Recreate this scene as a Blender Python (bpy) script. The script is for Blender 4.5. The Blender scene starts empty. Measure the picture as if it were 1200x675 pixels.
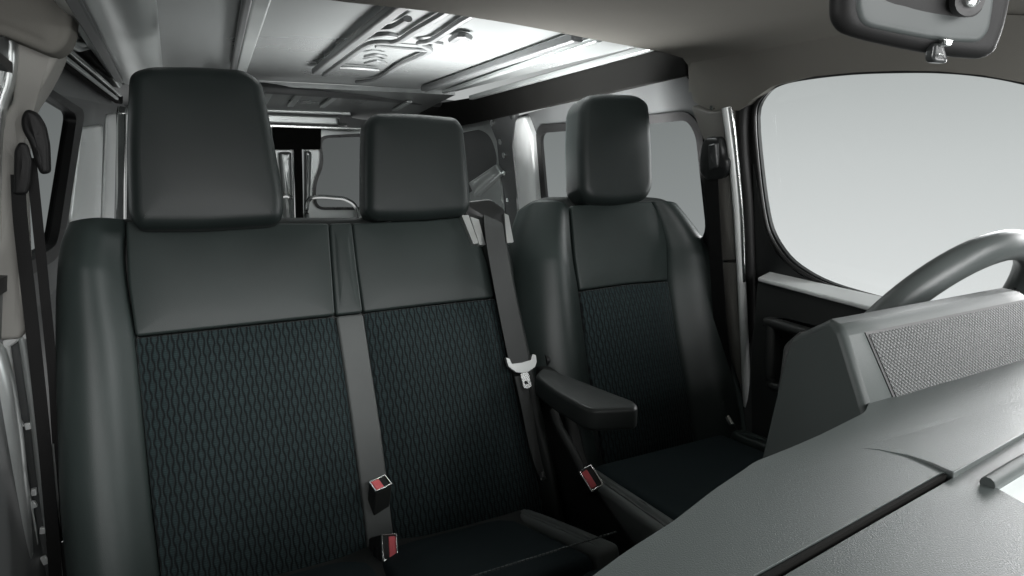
import bpy, bmesh, math, random
from mathutils import Vector as V, Matrix
from mathutils.geometry import tessellate_polygon
random.seed(4)
sc = bpy.context.scene
COL = sc.collection
rad = math.radians

# ------------------------------------------------------------------ camera
FPX = 745.0; YAW = rad(26.4); PIT = rad(11.6); CAM = V((0, 0, 1.2))
Rv = V((math.cos(YAW), -math.sin(YAW), 0)); Fh = V((math.sin(YAW), math.cos(YAW), 0)); Zv = V((0, 0, 1))
Fv = Fh*math.cos(PIT) - Zv*math.sin(PIT); Uv = Fh*math.sin(PIT) + Zv*math.cos(PIT)
cd = bpy.data.cameras.new('camera'); cam = bpy.data.objects.new('camera', cd); COL.objects.link(cam)
cd.sensor_width = 36; cd.lens = FPX/1200*36; cd.clip_start = .02; cd.clip_end = 200
cam.matrix_world = Matrix((( Rv.x, Uv.x, -Fv.x, CAM.x), (Rv.y, Uv.y, -Fv.y, CAM.y), (Rv.z, Uv.z, -Fv.z, CAM.z), (0, 0, 0, 1)))
sc.camera = cam

def ray(u, v): return Rv*(u-600) + Uv*(337.5-v) + Fv*FPX
class Pl:
    """a real plane in the van; called with a measured photo point gives the 3D point on it"""
    def __init__(s, n, p): s.n = V(n).normalized(); s.p = V(p)
    def __call__(s, u, v):
        r = ray(u, v); return CAM + r*((s.p-CAM).dot(s.n)/r.dot(s.n))
    def many(s, pts): return [s(*q) for q in pts]
    def up(s, h): return Pl(s.n, s.p + s.n*h)
def PX(c): return Pl((1, 0, 0), (c, 0, 0))
def PY(c): return Pl((0, -1, 0), (0, c, 0))
def PZ(c): return Pl((0, 0, 1), (0, 0, c))

# ------------------------------------------------------------------ materials
def nodes(name):
    m = bpy.data.materials.new(name); m.use_nodes = True
    nt = m.node_tree; b = nt.nodes['Principled BSDF']
    return m, nt, b
def N(nt, t, **k):
    n = nt.nodes.new(t)
    for a, v in k.items():
        if a in n.inputs: n.inputs[a].default_value = v
        else: setattr(n, a, v)
    return n
def L(nt, a, b): nt.links.new(a, b)
def math_(nt, op, a, b=None, c=None):
    n = nt.nodes.new('ShaderNodeMath'); n.operation = op
    for i, x in enumerate((a, b, c)):
        if x is None: continue
        if isinstance(x, (int, float)): n.inputs[i].default_value = x
        else: nt.links.new(x, n.inputs[i])
    return n.outputs[0]
def grain(name, c, rough=.5, metal=0., scale=400., bump=.25, dist=.001, var=.12, spec=.5, coat=0., kind='noise', big=6.):
    m, nt, b = nodes(name)
    b.inputs['Roughness'].default_value = rough; b.inputs['Metallic'].default_value = metal
    b.inputs['Specular IOR Level'].default_value = spec
    b.inputs['Coat Weight'].default_value = coat; b.inputs['Coat Roughness'].default_value = .08
    tc = N(nt, 'ShaderNodeTexCoord')
    nz = N(nt, 'ShaderNodeTexNoise', Scale=big, Detail=5.); L(nt, tc.outputs['Object'], nz.inputs['Vector'])
    mr = N(nt, 'ShaderNodeMapRange'); L(nt, nz.outputs['Fac'], mr.inputs['Value'])
    mr.inputs['From Min'].default_value = .3; mr.inputs['From Max'].default_value = .7
    mr.inputs['To Min'].default_value = 1-var; mr.inputs['To Max'].default_value = 1+var
    mx = N(nt, 'ShaderNodeMix', data_type='RGBA', blend_type='MULTIPLY'); mx.inputs[0].default_value = 1
    mx.inputs[6].default_value = (*c, 1); L(nt, mr.outputs[0], mx.inputs[7]); L(nt, mx.outputs[2], b.inputs['Base Color'])
    rr = N(nt, 'ShaderNodeMapRange'); L(nt, nz.outputs['Fac'], rr.inputs['Value'])
    rr.inputs['To Min'].default_value = max(.02, rough-.06); rr.inputs['To Max'].default_value = rough+.06
    L(nt, rr.outputs[0], b.inputs['Roughness'])
    if bump:
        if kind == 'noise': t = N(nt, 'ShaderNodeTexNoise', Scale=scale, Detail=3.); o = t.outputs['Fac']
        else: t = N(nt, 'ShaderNodeTexVoronoi', Scale=scale); o = t.outputs['Distance']
        L(nt, tc.outputs['Object'], t.inputs['Vector'])
        bp = N(nt, 'ShaderNodeBump', Strength=bump, Distance=dist); L(nt, o, bp.inputs['Height']); L(nt, bp.outputs[0], b.inputs['Normal'])
    return m
M = {}
M['vinyl'] = grain('seat vinyl', (.026, .035, .033), .42, scale=900, bump=.14, spec=.33, kind='voronoi')
M['vinyl_dark'] = grain('dark seat vinyl', (.017, .020, .019), .5, scale=900, bump=.14, spec=.33, kind='voronoi')
M['vinyl_strip'] = grain('grey vinyl strip', (.085, .092, .09), .5, scale=900, bump=.14, spec=.33, kind='voronoi')
M['head'] = grain('headrest vinyl', (.015, .0205, .0195), .45, scale=900, bump=.14, spec=.33, kind='voronoi')
M['plain_fabric'] = grain('plain seat cloth', (.018, .027, .030), .85, scale=1500, bump=.5, spec=.2)
M['dash'] = grain('dash plastic', (.054, .064, .062), .40, scale=1000, bump=.45, dist=.0007, spec=.6, kind='noise', var=.06)
M['dash_dark'] = grain('dark dash plastic', (.02, .022, .021), .55, scale=500, bump=.3)
M['hood'] = grain('hood plastic', (.046, .054, .052), .5, scale=900, bump=.14, spec=.35, var=.04)
M['matte'] = grain('matte black trim', (.005, .005, .0045), .85, scale=700, bump=.1, spec=.1)
M['black'] = grain('black plastic', (.010, .011, .011), .42, scale=700, bump=.1)
M['clip'] = grain('satin black plastic', (.008, .008, .008), .55, scale=700, bump=.1, spec=.25)
M['rubber'] = grain('rubber seal', (.006, .006, .006), .5, scale=300, bump=.1)
M['frame'] = grain('dark frame paint', (.03, .032, .032), .28, scale=300, bump=.02, coat=.5)
M['liner'] = grain('headliner cloth', (.17, .165, .148), .95, scale=1300, bump=.5, spec=.1, var=.05, big=3)
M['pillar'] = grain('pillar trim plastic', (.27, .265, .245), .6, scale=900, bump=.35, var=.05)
M['pillar_shaded'] = grain('shaded pillar trim', (.14, .137, .125), .6, scale=900, bump=.35, var=.05)  # same pillar trim, driver side shade put into the colour
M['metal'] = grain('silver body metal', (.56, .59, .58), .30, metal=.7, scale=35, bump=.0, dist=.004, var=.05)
M['metal_dark'] = grain('dark grey metal', (.10, .105, .105), .42, metal=.3, scale=30, bump=.0, dist=.004, var=.1)  # dark grey metal of ribs, side panels and rear frame
M['roof'] = grain('roof sheet metal', (.27, .285, .282), .28, metal=.5, scale=9, bump=.0, dist=.01, var=.02, big=1.2)
M['chrome'] = grain('bright metal', (.75, .77, .76), .18, metal=1., scale=200, bump=.02)
M['alloy'] = grain('satin metal', (.50, .52, .51), .38, metal=.8, scale=400, bump=.08)
M['sill'] = grain('brightened silver metal', (.72, .74, .73), .36, metal=.25, scale=300, bump=.0, spec=.6, var=.03)  # silver metal; its reflections and highlights are put into the pale colour
M['red'] = grain('red button plastic', (.90, .15, .17), .35, scale=500, bump=.05, coat=.3)
M['webbing'] = grain('belt webbing', (.055, .058, .057), .7, scale=1400, bump=.5, spec=.3)
M['webbing_black'] = grain('black belt webbing', (.004, .004, .004), .7, scale=1400, bump=.5, spec=.3)
M['floor'] = grain('van floor rubber', (.02, .02, .02), .7, scale=200, bump=.4)
M['ground'] = grain('studio floor', (.62, .62, .61), .7, scale=50, bump=.05, var=.03)
M['wheel'] = grain('wheel leather', (.075, .085, .083), .34, scale=700, bump=.2, spec=.55, kind='voronoi')
M['mirror_back'] = grain('mirror housing gloss', (.05, .056, .055), .42, scale=200, bump=.0, spec=.3)
M['pale'] = grain('pale tray liner', (.72, .76, .75), .3, scale=300, bump=.05, coat=.3)
M['trim_grey'] = grain('grey seat trim', (.12, .13, .127), .5, scale=900, bump=.14, spec=.33, kind='voronoi')
M['stitch'] = grain('pale thread', (.12, .13, .13), .7, scale=900, bump=.3)

def glass(name, tint, refl=.5):
    m = bpy.data.materials.new(name); m.use_nodes = True; nt = m.node_tree; nt.nodes.clear()
    o = N(nt, 'ShaderNodeOutputMaterial'); t = N(nt, 'ShaderNodeBsdfTransparent'); t.inputs[0].default_value = (*tint, 1)
    g = N(nt, 'ShaderNodeBsdfGlossy', Roughness=.03); fr = N(nt, 'ShaderNodeFresnel', IOR=1.3)
    k = math_(nt, 'MULTIPLY', fr.outputs[0], refl)
    mx = N(nt, 'ShaderNodeMixShader'); L(nt, k, mx.inputs[0]); L(nt, t.outputs[0], mx.inputs[1]); L(nt, g.outputs[0], mx.inputs[2]); L(nt, mx.outputs[0], o.inputs[0])
    return m
M['glass'] = glass('clear window glass', (.97, .98, .98))
M['glass_tint'] = glass('tinted window glass', (.62, .635, .635), .0)
M['glass_dark'] = glass('dark window glass', (.44, .45, .45), .02)

def fabric():
    m, nt, b = nodes('wave pattern seat cloth')
    uv = N(nt, 'ShaderNodeTexCoord'); sp = N(nt, 'ShaderNodeSeparateXYZ'); L(nt, uv.outputs['UV'], sp.inputs[0])
    nz = N(nt, 'ShaderNodeTexNoise', Scale=26., Detail=2.); L(nt, uv.outputs['UV'], nz.inputs['Vector'])
    u = math_(nt, 'MULTIPLY', sp.outputs[0], 1/.0092); v = sp.outputs[1]
    vv = math_(nt, 'ADD', math_(nt, 'MULTIPLY', v, 2*math.pi/.037), math_(nt, 'MULTIPLY', nz.outputs['Fac'], 3.4))
    sv = math_(nt, 'SINE', vv)
    # alternate columns swing opposite ways: pointed lens cells
    cu = math_(nt, 'COSINE', math_(nt, 'MULTIPLY', u, math.pi))
    p = math_(nt, 'ADD', u, math_(nt, 'MULTIPLY', math_(nt, 'MULTIPLY', cu, sv), .25))
    fr = math_(nt, 'FRACT', p)
    d = math_(nt, 'MULTIPLY', math_(nt, 'ABSOLUTE', math_(nt, 'SUBTRACT', fr, .5)), 2.0)     # 1 at lines, 0 mid cell
    line = N(nt, 'ShaderNodeMapRange', interpolation_type='SMOOTHSTEP'); L(nt, d, line.inputs[0])
    line.inputs[1].default_value = .12; line.inputs[2].default_value = .95
    # fine horizontal dashes inside the cells
    ds = math_(nt, 'SINE', math_(nt, 'MULTIPLY', v, 2*math.pi/.0042)); ds = math_(nt, 'MULTIPLY_ADD', ds, .5, .5)
    ramp = N(nt, 'ShaderNodeMix', data_type='RGBA'); L(nt, line.outputs[0], ramp.inputs[0])
    cell = N(nt, 'ShaderNodeMix', data_type='RGBA'); L(nt, ds, cell.inputs[0])
    cell.inputs[6].default_value = (.010, .0185, .0195, 1); cell.inputs[7].default_value = (.021, .037, .0385, 1)
    sh_ = N(nt, 'ShaderNodeMix', data_type='RGBA', blend_type='MULTIPLY'); sh_.inputs[0].default_value = 1
    thr = N(nt, 'ShaderNodeTexNoise', Scale=90., Detail=4.); L(nt, uv.outputs['UV'], thr.inputs['Vector'])
    L(nt, cell.outputs[2], sh_.inputs[6]); L(nt, math_(nt, 'MULTIPLY', math_(nt, 'MULTIPLY_ADD', thr.outputs['Fac'], 1.1, .45), math_(nt, 'MULTIPLY_ADD', fr, -1.1, 1.75)), sh_.inputs[7])  # thread noise, plus a highlight painted on one side of each cell
    L(nt, sh_.outputs[2], ramp.inputs[6]); ramp.inputs[7].default_value = (.0025, .0045, .0055, 1)
    L(nt, ramp.outputs[2], b.inputs['Base Color'])
    b.inputs['Roughness'].default_value = .8; b.inputs['Specular IOR Level'].default_value = .25
    b.inputs['Sheen Weight'].default_value = .12
    h = math_(nt, 'SUBTRACT', math_(nt, 'MULTIPLY', ds, .12), line.outputs[0])
    bp = N(nt, 'ShaderNodeBump', Strength=.6, Distance=.0022); L(nt, h, bp.inputs['Height']); L(nt, bp.outputs[0], b.inputs['Normal'])
    return m
M['fabric'] = fabric()
def grille():
    m, nt, b = nodes('perforated grille')
    uv = N(nt, 'ShaderNodeTexCoord'); sp = N(nt, 'ShaderNodeSeparateXYZ'); L(nt, uv.outputs['UV'], sp.inputs[0])
    def lat(ox, oy):
        x = math_(nt, 'SUBTRACT', math_(nt, 'FRACT', math_(nt, 'ADD', math_(nt, 'MULTIPLY', sp.outputs[0], 1/.0056), ox)), .5)
        y = math_(nt, 'SUBTRACT', math_(nt, 'FRACT', math_(nt, 'ADD', math_(nt, 'MULTIPLY', sp.outputs[1], 1/.0060), oy)), .5)
        return math_(nt, 'SQRT', math_(nt, 'ADD', math_(nt, 'MULTIPLY', x, x), math_(nt, 'MULTIPLY', y, y)))
    d = math_(nt, 'MINIMUM', lat(0, 0), lat(.5, .5))
    mr = N(nt, 'ShaderNodeMapRange', interpolation_type='SMOOTHSTEP'); L(nt, d, mr.inputs[0])
    mr.inputs[1].default_value = .23; mr.inputs[2].default_value = .36
    mx = N(nt, 'ShaderNodeMix', data_type='RGBA'); L(nt, mr.outputs[0], mx.inputs[0])
    mx.inputs[6].default_value = (.006, .007, .007, 1); mx.inputs[7].default_value = (.042, .049, .047, 1)
    L(nt, mx.outputs[2], b.inputs['Base Color']); b.inputs['Roughness'].default_value = .5; b.inputs['Specular IOR Level'].default_value = .28
    bp = N(nt, 'ShaderNodeBump', Strength=.8, Distance=.002); L(nt, mr.outputs[0], bp.inputs['Height']); L(nt, bp.outputs[0], b.inputs['Normal'])
    return m
M['grille'] = grille()

# ------------------------------------------------------------------ object helpers
def thing(name, label, cat, loc, group=None):
    o = bpy.data.objects.new(name, None); COL.objects.link(o); o.location = loc
    o['label'] = label; o['category'] = cat
    if group: o['group'] = group
    return o
def world_loc(o):
    p = V(o.location)
    while o.parent: o = o.parent; p = p + V(o.location) if o.type == 'EMPTY' else p
    return p
def put(name, bm, mat, parent=None, label=None, smooth=True, sharp=40, bevel=0, kind=None):
    bmesh.ops.recalc_face_normals(bm, faces=bm.faces[:])
    root = parent
    while root is not None and root.parent: root = root.parent
    if root is not None: bm.transform(Matrix.Translation(-V(root.location)))
    me = bpy.data.meshes.new(name); bm.to_mesh(me); bm.free()
    o = bpy.data.objects.new(name, me); COL.objects.link(o)
    me.materials.append(mat if not isinstance(mat, str) else M[mat])
    if smooth:
        for p in me.polygons: p.use_smooth = True
        try: me.set_sharp_from_angle(angle=rad(sharp))
        except Exception: pass
    if bevel:
        md = o.modifiers.new('bevel', 'BEVEL'); md.width = bevel; md.segments = 3; md.limit_method = 'ANGLE'; md.angle_limit = rad(35)
    if parent is not None: o.parent = parent
    if label: o['label'] = label
    if kind: o['kind'] = kind
    return o

def frame(pts, n):
    n = V(n).normalized()
    ex = V((1, 0, 0)) - n*n.x
    if ex.length < .3: ex = V((0, 1, 0)) - n*n.y
    ex.normalize(); ey = n.cross(ex)
    o = sum(pts, V())/len(pts)
    return o, ex, ey, n
def rnd(pts, r, seg=5):
    out = []; k = len(pts)
    for i in range(k):
        a, b, c = pts[i-1], pts[i], pts[(i+1) % k]
        ri = r[i] if isinstance(r, (list, tuple)) else r
        la, lc = (a-b).length, (c-b).length
        d = min(ri, la*.48, lc*.48)
        if d < 1e-5: out.append(b.copy()); continue
        p, q = b+(a-b)*(d/la), b+(c-b)*(d/lc)
        for s in range(seg+1):
            t = s/seg; out.append(p*(1-t)**2 + b*2*t*(1-t) + q*t*t)
    return out
def resample(pts, step):
    out = []
    for i in range(len(pts)):
        a, b = pts[i], pts[(i+1) % len(pts)]
        n = max(1, int((b-a).length/step))
        for j in range(n): out.append(a+(b-a)*(j/n))
    return out
def curve(pts, n=8, closed=False):
    """Catmull-Rom through points"""
    out = []; k = len(pts)
    rng = range(k) if closed else range(k-1)
    for i in rng:
        if closed: p0, p1, p2, p3 = pts[i-1], pts[i], pts[(i+1) % k], pts[(i+2) % k]
        else: p0, p1, p2, p3 = pts[max(0, i-1)], pts[i], pts[i+1], pts[min(k-1, i+2)]
        for j in range(n):
            t = j/n
            out.append(.5*((2*p1) + (p2-p0)*t + (2*p0-5*p1+4*p2-p3)*t*t + (3*p1-p0-3*p2+p3)*t**3))
    if not closed: out.append(pts[-1].copy())
    return out
def offs(p2, d):
    """inset a closed CCW 2D polygon"""
    k = len(p2); out = []
    for i in range(k):
        a, b, c = p2[i-1], p2[i], p2[(i+1) % k]
        e1 = (b-a); e2 = (c-b)
        n1 = V((-e1.y, e1.x)); n2 = V((-e2.y, e2.x))
        if n1.length > 1e-9: n1.normalize()
        if n2.length > 1e-9: n2.normalize()
        m = n1+n2
        if m.length < 1e-6: m = n1
        m.normalize(); cs = max(.5, m.dot(n1) if n1.length > .1 else 1)
        out.append(b + m*(d/cs))
    return out
def pillow(pts, n, r=.01, dome=.01, depth=.05, rb=None, ringn=10, bm=None):
    """upholstered pad: outline pts on a plane with outward normal n, rounded rim, domed face"""
    o, ex, ey, n = frame(pts, n)
    p2 = [V(((p-o).dot(ex), (p-o).dot(ey))) for p in pts]
    area = sum(p2[i-1].x*p2[i].y - p2[i].x*p2[i-1].y for i in range(len(p2)))
    if area < 0: p2.reverse()
    if bm is None: bm = bmesh.new()
    uvl = bm.loops.layers.uv.verify()
    rb = r if rb is None else rb
    prof = []
    for s in range(5):
        a = math.pi/2*s/4; prof.append((rb*(1-math.sin(a)), -depth + rb*(1-math.cos(a))))
    for s in range(7):
        a = math.pi/2*s/6; prof.append((r*(1-math.cos(a)), -r + r*math.sin(a)))
    rings = []
    for d, h in prof: rings.append([(q, h) for q in offs(p2, d)])
    base = offs(p2, r); c = sum(base, V((0, 0)))/len(base)
    smp = []
    for i in range(len(base)):
        a, b = base[i-1], base[i]; m = max(1, int((b-a).length/.008))
        for j in range(m): smp.append((a+(b-a)*((j+.5)/m), (b-a).length/m))
    dm = 1.
    def sd(q): return 1/math.sqrt(max(1e-9, sum(w/max((q-p).length, w*.6, 1e-4)**3 for p, w in smp)/2)) if dome else 0
    dmax = sd(c); Rs = max(dmax*.45, 1e-4)
    for s in range(1, ringn):
        t = 1-s/ringn; rings.append([(c+(q-c)*t, dome*(1-math.exp(-max(0, sd(c+(q-c)*t)-.004)/Rs))/max(.01, 1-math.exp(-dmax/Rs))) for q in base])
    vr = []
    for rg in rings: vr.append([bm.verts.new(o+ex*q.x+ey*q.y+n*h) for q, h in rg])
    ctr = bm.verts.new(o+ex*c.x+ey*c.y+n*dome); k = len(p2); faces = []
    for a, b in zip(vr, vr[1:]):
        for i in range(k): faces.append(bm.faces.new((a[i-1], a[i], b[i], b[i-1])))
    for i in range(k): faces.append(bm.faces.new((vr[-1][i-1], vr[-1][i], ctr)))
    faces.append(bm.faces.new(vr[0][::-1]))
    for f in faces:
        for lp in f.loops:
            q = lp.vert.co; lp[uvl].uv = (q.dot(ex), q.dot(ey))
    return bm
def slab(outer, n, thick, holes=(), bm=None):
    """sheet with openings, thickness going against n"""
    n = V(n).normalized(); bm = bm or bmesh.new(); uvl = bm.loops.layers.uv.verify()
    loops = [list(outer)] + [list(h) for h in holes]
    flat = [p for l in loops for p in l]
    o, ex, ey, n = frame(flat, n)
    tris = tessellate_polygon([[V(((p-o).dot(ex), (p-o).dot(ey), 0)) for p in l] for l in loops])
    A = [bm.verts.new(p) for p in flat]; B = [bm.verts.new(p-n*thick) for p in flat]
    for t in tris:
        try: bm.faces.new([A[i] for i in t]); bm.faces.new([B[i] for i in reversed(t)])
        except ValueError: pass
    s = 0
    for l in loops:
        k = len(l)
        for i in range(k):
            a, b = s+i, s+(i+1) % k
            try: bm.faces.new((A[a], A[b], B[b], B[a]))
            except ValueError: pass
        s += k
    for f in bm.faces:
        for lp in f.loops: lp[uvl].uv = ((lp.vert.co-o).dot(ex), (lp.vert.co-o).dot(ey))
    return bm
def loft(secs, bm=None, caps=True):
    bm = bm or bmesh.new(); vr = [[bm.verts.new(p) for p in s] for s in secs]; k = len(secs[0])
    for a, b in zip(vr, vr[1:]):
        for i in range(k): bm.faces.new((a[i-1], a[i], b[i], b[i-1]))
    if caps: bm.faces.new(vr[0]); bm.faces.new(vr[-1][::-1])
    return bm
def tube(pts, r, seg=10, bm=None, closed=False, flat=1., upv=(0, 0, 1)):
    secs = []; k = len(pts)
    for i, p in enumerate(pts):
        if closed: d = pts[(i+1) % k]-pts[i-1]
        else: d = pts[min(i+1, k-1)]-pts[max(i-1, 0)]
        d.normalize(); a = V(upv); a = a-d*a.dot(d)
        if a.length < .05: a = V((1, 0, 0))-d*d.x
        a.normalize(); b = d.cross(a); rr = r[i] if isinstance(r, (list, tuple)) else r
        secs.append([p + a*rr*flat*math.sin(2*math.pi*j/seg) + b*rr*math.cos(2*math.pi*j/seg) for j in range(seg)])
    if closed: secs.append(secs[0])
    bm = bm or bmesh.new()
    loft(secs, bm, caps=not closed)
    if closed: bmesh.ops.remove_doubles(bm, verts=bm.verts[:], dist=1e-6)
    return bm
def beam(p, q, w, h, upv=(0, 0, 1), bm=None):
    """box bar from p to q"""
    p, q = V(p), V(q); d = (q-p).normalized(); a = V(upv); a = (a-d*a.dot(d)).normalized(); b = d.cross(a)
    bm = bm or bmesh.new()
    return loft([[c + b*sx*w/2 + a*sz*h/2 for sx, sz in ((-1, -1), (1, -1), (1, 1), (-1, 1))] for c in (p, q)], bm)
def box(x0, x1, y0, y1, z0, z1, bm=None):
    bm = bm or bmesh.new()
    return loft([[V((x0, y0, z)), V((x1, y0, z)), V((x1, y1, z)), V((x0, y1, z))] for z in (z0, z1)], bm)
def ribbon(pts, widths, n, thick=.0016, bm=None):
    """strap: centre line pts with widths, face normal n"""
    n = V(n); secs = []
    for i, p in enumerate(pts):
        d = (pts[min(i+1, len(pts)-1)]-pts[max(i-1, 0)]).normalized()
        b = d.cross(n).normalized(); a = b.cross(d).normalized(); w = widths[i] if isinstance(widths, list) else widths
        secs.append([p-b*w/2-a*thick/2, p+b*w/2-a*thick/2, p+b*w/2+a*thick/2, p-b*w/2+a*thick/2])
    return loft(secs, bm)
def lerp(a, b, t): return a+(b-a)*t

# ------------------------------------------------------------------ the setting
put('floor', box(-.42, 1.46, -.3, 3.9, -.06, 0), 'floor', kind='structure', smooth=False)

# ================================================================== VAN BODY
van = thing('van_body', 'silver metal van body shell with grey headliner, windows and bare ribbed roof', 'van', (.52, 1.8, 0))
RW = Pl((-1, 0, -.16), (1.36, 0, .93))       # driver side wall leans inward
LW = Pl((1, 0, -.16), (-.33, 0, .93))
RN = RW.n; LN = LW.n

# ---- headliner: front roof lining that rolls down to the side
edge = [(-.36, 1.22), (-.27, 1.2), (-.2, 1.12), (0.0, 1.14)]
hp = [PZ(1.47)(*q) for q in ((385, 0), (500, 13), (600, 28), (700, 47), (755, 57))]
rear_line = [V((-.20, 1.13, 1.47)), V((.0, 1.17, 1.47))] + hp
secs = []
def liner_row(y, fr):   # cross section along X at station between front (fr=0) and rear edge (fr=1)
    pass
cols = []
for i, p in enumerate(curve(rear_line, 6)):
    x = p.x; y1 = p.y
    col = []
    for j in range(13):
        t = j/12; y = lerp(.16, y1, t)
        z = 1.47 - .012*max(0, (.35-t))**1*3 + .0 - .008*max(0, (abs(x-.515)-.45)/.35)**2
        col.append(V((x, y, z)))
    cols.append(col)
xe, ze = cols[-1][-1].x, cols[-1][-1].z
# roll down towards the driver side: stations keep following the wall
roll = [(p.x, p.z, p.y) for p in (PX(1.17)(780, 62), PX(1.225)(800, 68), PX(1.25)(806, 76), PX(1.265)(807, 90), PX(1.279)(807, 108))]
for x, z, y1 in roll:
    cols.append([V((x, lerp(.16, y1, j/12), z - .012*max(0, .35-j/12)*3)) for j in range(13)])
bm = bmesh.new(); vg = [[bm.verts.new(p) for p in c] for c in cols]; vg2 = [[bm.verts.new(p+V((0.006, 0, .014))) for p in c] for c in cols]
for a in range(len(cols)-1):
    for j in range(12):
        bm.faces.new((vg[a][j], vg[a+1][j], vg[a+1][j+1], vg[a][j+1])); bm.faces.new((vg2[a][j], vg2[a][j+1], vg2[a+1][j+1], vg2[a+1][j]))
    bm.faces.new((vg[a][12], vg[a+1][12], vg2[a+1][12], vg2[a][12])); bm.faces.new((vg[a][0], vg2[a][0], vg2[a+1][0], vg[a+1][0]))
for a in (0, len(cols)-1):
    for j in range(12): bm.faces.new((vg[a][j], vg[a][j+1], vg2[a][j+1], vg2[a][j]))
liner = put('headliner', bm, 'liner', van, sharp=60)
# corner of the lining over the passenger side pillar
P = PY(1.36)
pts = P.many([(-60, -60), (92, -60), (86, 0), (82, 40), (74, 56), (58, 64), (30, 52), (0, 40), (-60, 30)])
put('headliner_corner', pillow(rnd(pts, .02), (0, -1, 0), r=.012, dome=.012, depth=.09), 'liner', van)
# driver side: lining flange above the door opening (down to the seal)
pts = RW.up(.03).many([(806, 84), (816, 60), (860, 40), (960, 22), (1100, 14), (1300, 22), (1300, 120), (1200, 97), (1150, 88), (1100, 83.5), (1050, 83), (1000, 85), (950, 90), (905, 101), (880, 118), (866, 130), (846, 129), (832, 131), (812, 118)])
put('headliner_side', slab(rnd(pts, .008, 4), RN, .026), 'liner', van, bevel=.006)

# ---- roof skin
bm = bmesh.new(); g = []
for i in range(25):
    x = lerp(-.16, 1.19, i/24); row = []
    for j in range(31):
        y = lerp(1.0, 3.06, j/30)
        z = 1.515 + .012*(1-((x-.515)/.68)**2)
        row.append(bm.verts.new((x, y, z)))
    g.append(row)
for i in range(24):
    for j in range(30): bm.faces.new((g[i][j], g[i+1][j], g[i+1][j+1], g[i][j+1]))
r_ = bmesh.ops.extrude_face_region(bm, geom=bm.faces[:]); bmesh.ops.translate(bm, verts=[e for e in r_['geom'] if isinstance(e, bmesh.types.BMVert)], vec=(0, 0, .02))
put('roof_panel', bm, 'roof', van)
Z5 = PZ(1.505)
def roofbar(a, b, w, h, mat='metal_dark', name='roof_rib', z=Z5):
    p, q = z(*a), z(*b); return put(name, beam(p, q, w, h), mat, van, bevel=min(w, h)*.3)
roofbar((297, -40), (273, 82), .018, .02)
roofbar((317, -40), (283, 82), .034, .016, 'metal')
roofbar((520, -35), (370, 84), .03, .022)
roofbar((678, 43), (497, 104), .035, .026)
roofbar((702, 46), (520, 108), .022, .014, 'metal')
put('roof_rib', beam(PX(1.232)(775, 52), PX(1.232)(552, 114.5), .024, .02), 'metal', van, bevel=.004)
# cross member; rib reflections in the roof modelled as dark stamped bars
for line, w in (([(530, 10), (516, 19), (488, 35), (464, 49), (434, 51), (405, 70), (380, 88)], .013),
                ([(560, 14), (538, 27), (507, 47), (491, 51), (503, 60), (469, 76), (443, 92), (418, 96)], .013),
                ([(440, 54), (475, 57), (507, 59)], .010), ([(438, 42), (452, 40), (464, 42)], .014), ([(443, 33), (462, 31), (478, 22)], .014),
                ([(398, 79), (420, 80), (443, 82)], .012), ([(428, 66), (440, 64), (452, 66)], .009), ([(428, 74), (442, 71), (452, 74)], .008),
                ([(530, 47), (540, 41), (549, 44)], .016), ([(500, 48), (518, 51)], .01)):
    put('rib_reflection', tube(curve([PZ(1.513)(*q) for q in line], 5), w*.8, 8, flat=.7), 'metal_dark', van)
c3 = curve([Z5(*q) for q in ((250, 92), (300, 99), (380, 105), (460, 112), (560, 123))], 5)
put('roof_cross_rail', tube([p+V((0, 0, -.012)) for p in c3], .045, 12, flat=.5), 'metal_dark', van)
c3 = curve([PZ(1.49)(*q) for q in ((250, 97), (300, 103.5), (380, 109), (460, 116.5), (548, 126))], 5)
put('roof_cross_trim', tube(c3, .006, 8, flat=.8), 'metal', van)
# rear sloping roof skin
yz = [(3.02, 1.50), (3.3, 1.475), (3.6, 1.445), (3.82, 1.405)]
bm = loft([[V((x, y, z)) for y, z in yz] + [V((x, y, z+.02)) for y, z in reversed(yz)] for x in (-.16, .2, .5, .9, 1.19)])
put('rear_roof_panel', bm, 'roof', van)
for a, b in (((353, 108), (340, 124)), ((396, 111), (377, 125)), ((480, 119), (462, 129)), ((318, 105), (309, 121))):
    p = Pl((0, -.1, -1), (0, 3.3, 1.465)); put('rear_roof_rib', beam(p(*a), p(*b), .03, .012), 'metal', van, bevel=.004)

# ---- side headers (driver side black rail under the roof edge)
def hline(px, pl): return [pl(*q) for q in px]
H1 = PX(1.25)
pts = [H1(757, 57), H1(780, 62), H1(799, 62), H1(804, 68), H1(804, 88), H1(700, 112), H1(600, 134), H1(540, 147), H1(470, 160), H1(470, 128), H1(560, 113)]
put('roof_side_rail', slab(pts, (-1, 0, 0), .02), 'matte', van, label='black trimmed side rail under the roof edge by driver seat', bevel=.004)
# driver side upper wall above window
# ---- driver side rear quarter panel with window
def ring(pl, outer, inner, r_o, r_i, thick, n, name, mat, parent, up=0.):
    p = pl.up(up) if up else pl
    return put(name, slab(rnd(p.many(outer), r_o), n, thick, [rnd(p.many(inner), r_i)]), mat, parent, bevel=.0025)
outer = [(800, 84), (812, 100), (836, 178), (850, 300), (850, 420), (700, 430), (640, 400), (628, 300), (618, 225), (606, 136), (700, 110)]
winO = [(627, 147), (700, 141), (806, 130), (822, 150), (836, 290), (800, 305), (645, 300), (634, 235)]
winI = [(633, 156), (700, 151), (805, 141), (815, 158), (828, 278), (800, 292), (650, 290), (640, 235)]
put('quarter_panel', slab(rnd(RW.many(outer), .02), RN, .012, [rnd(RW.many([(630, 150), (700, 145), (808, 134), (820, 153), (833, 284), (800, 299), (648, 296), (637, 235)]), .05)]), 'metal_dark', van, bevel=.003)
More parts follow.
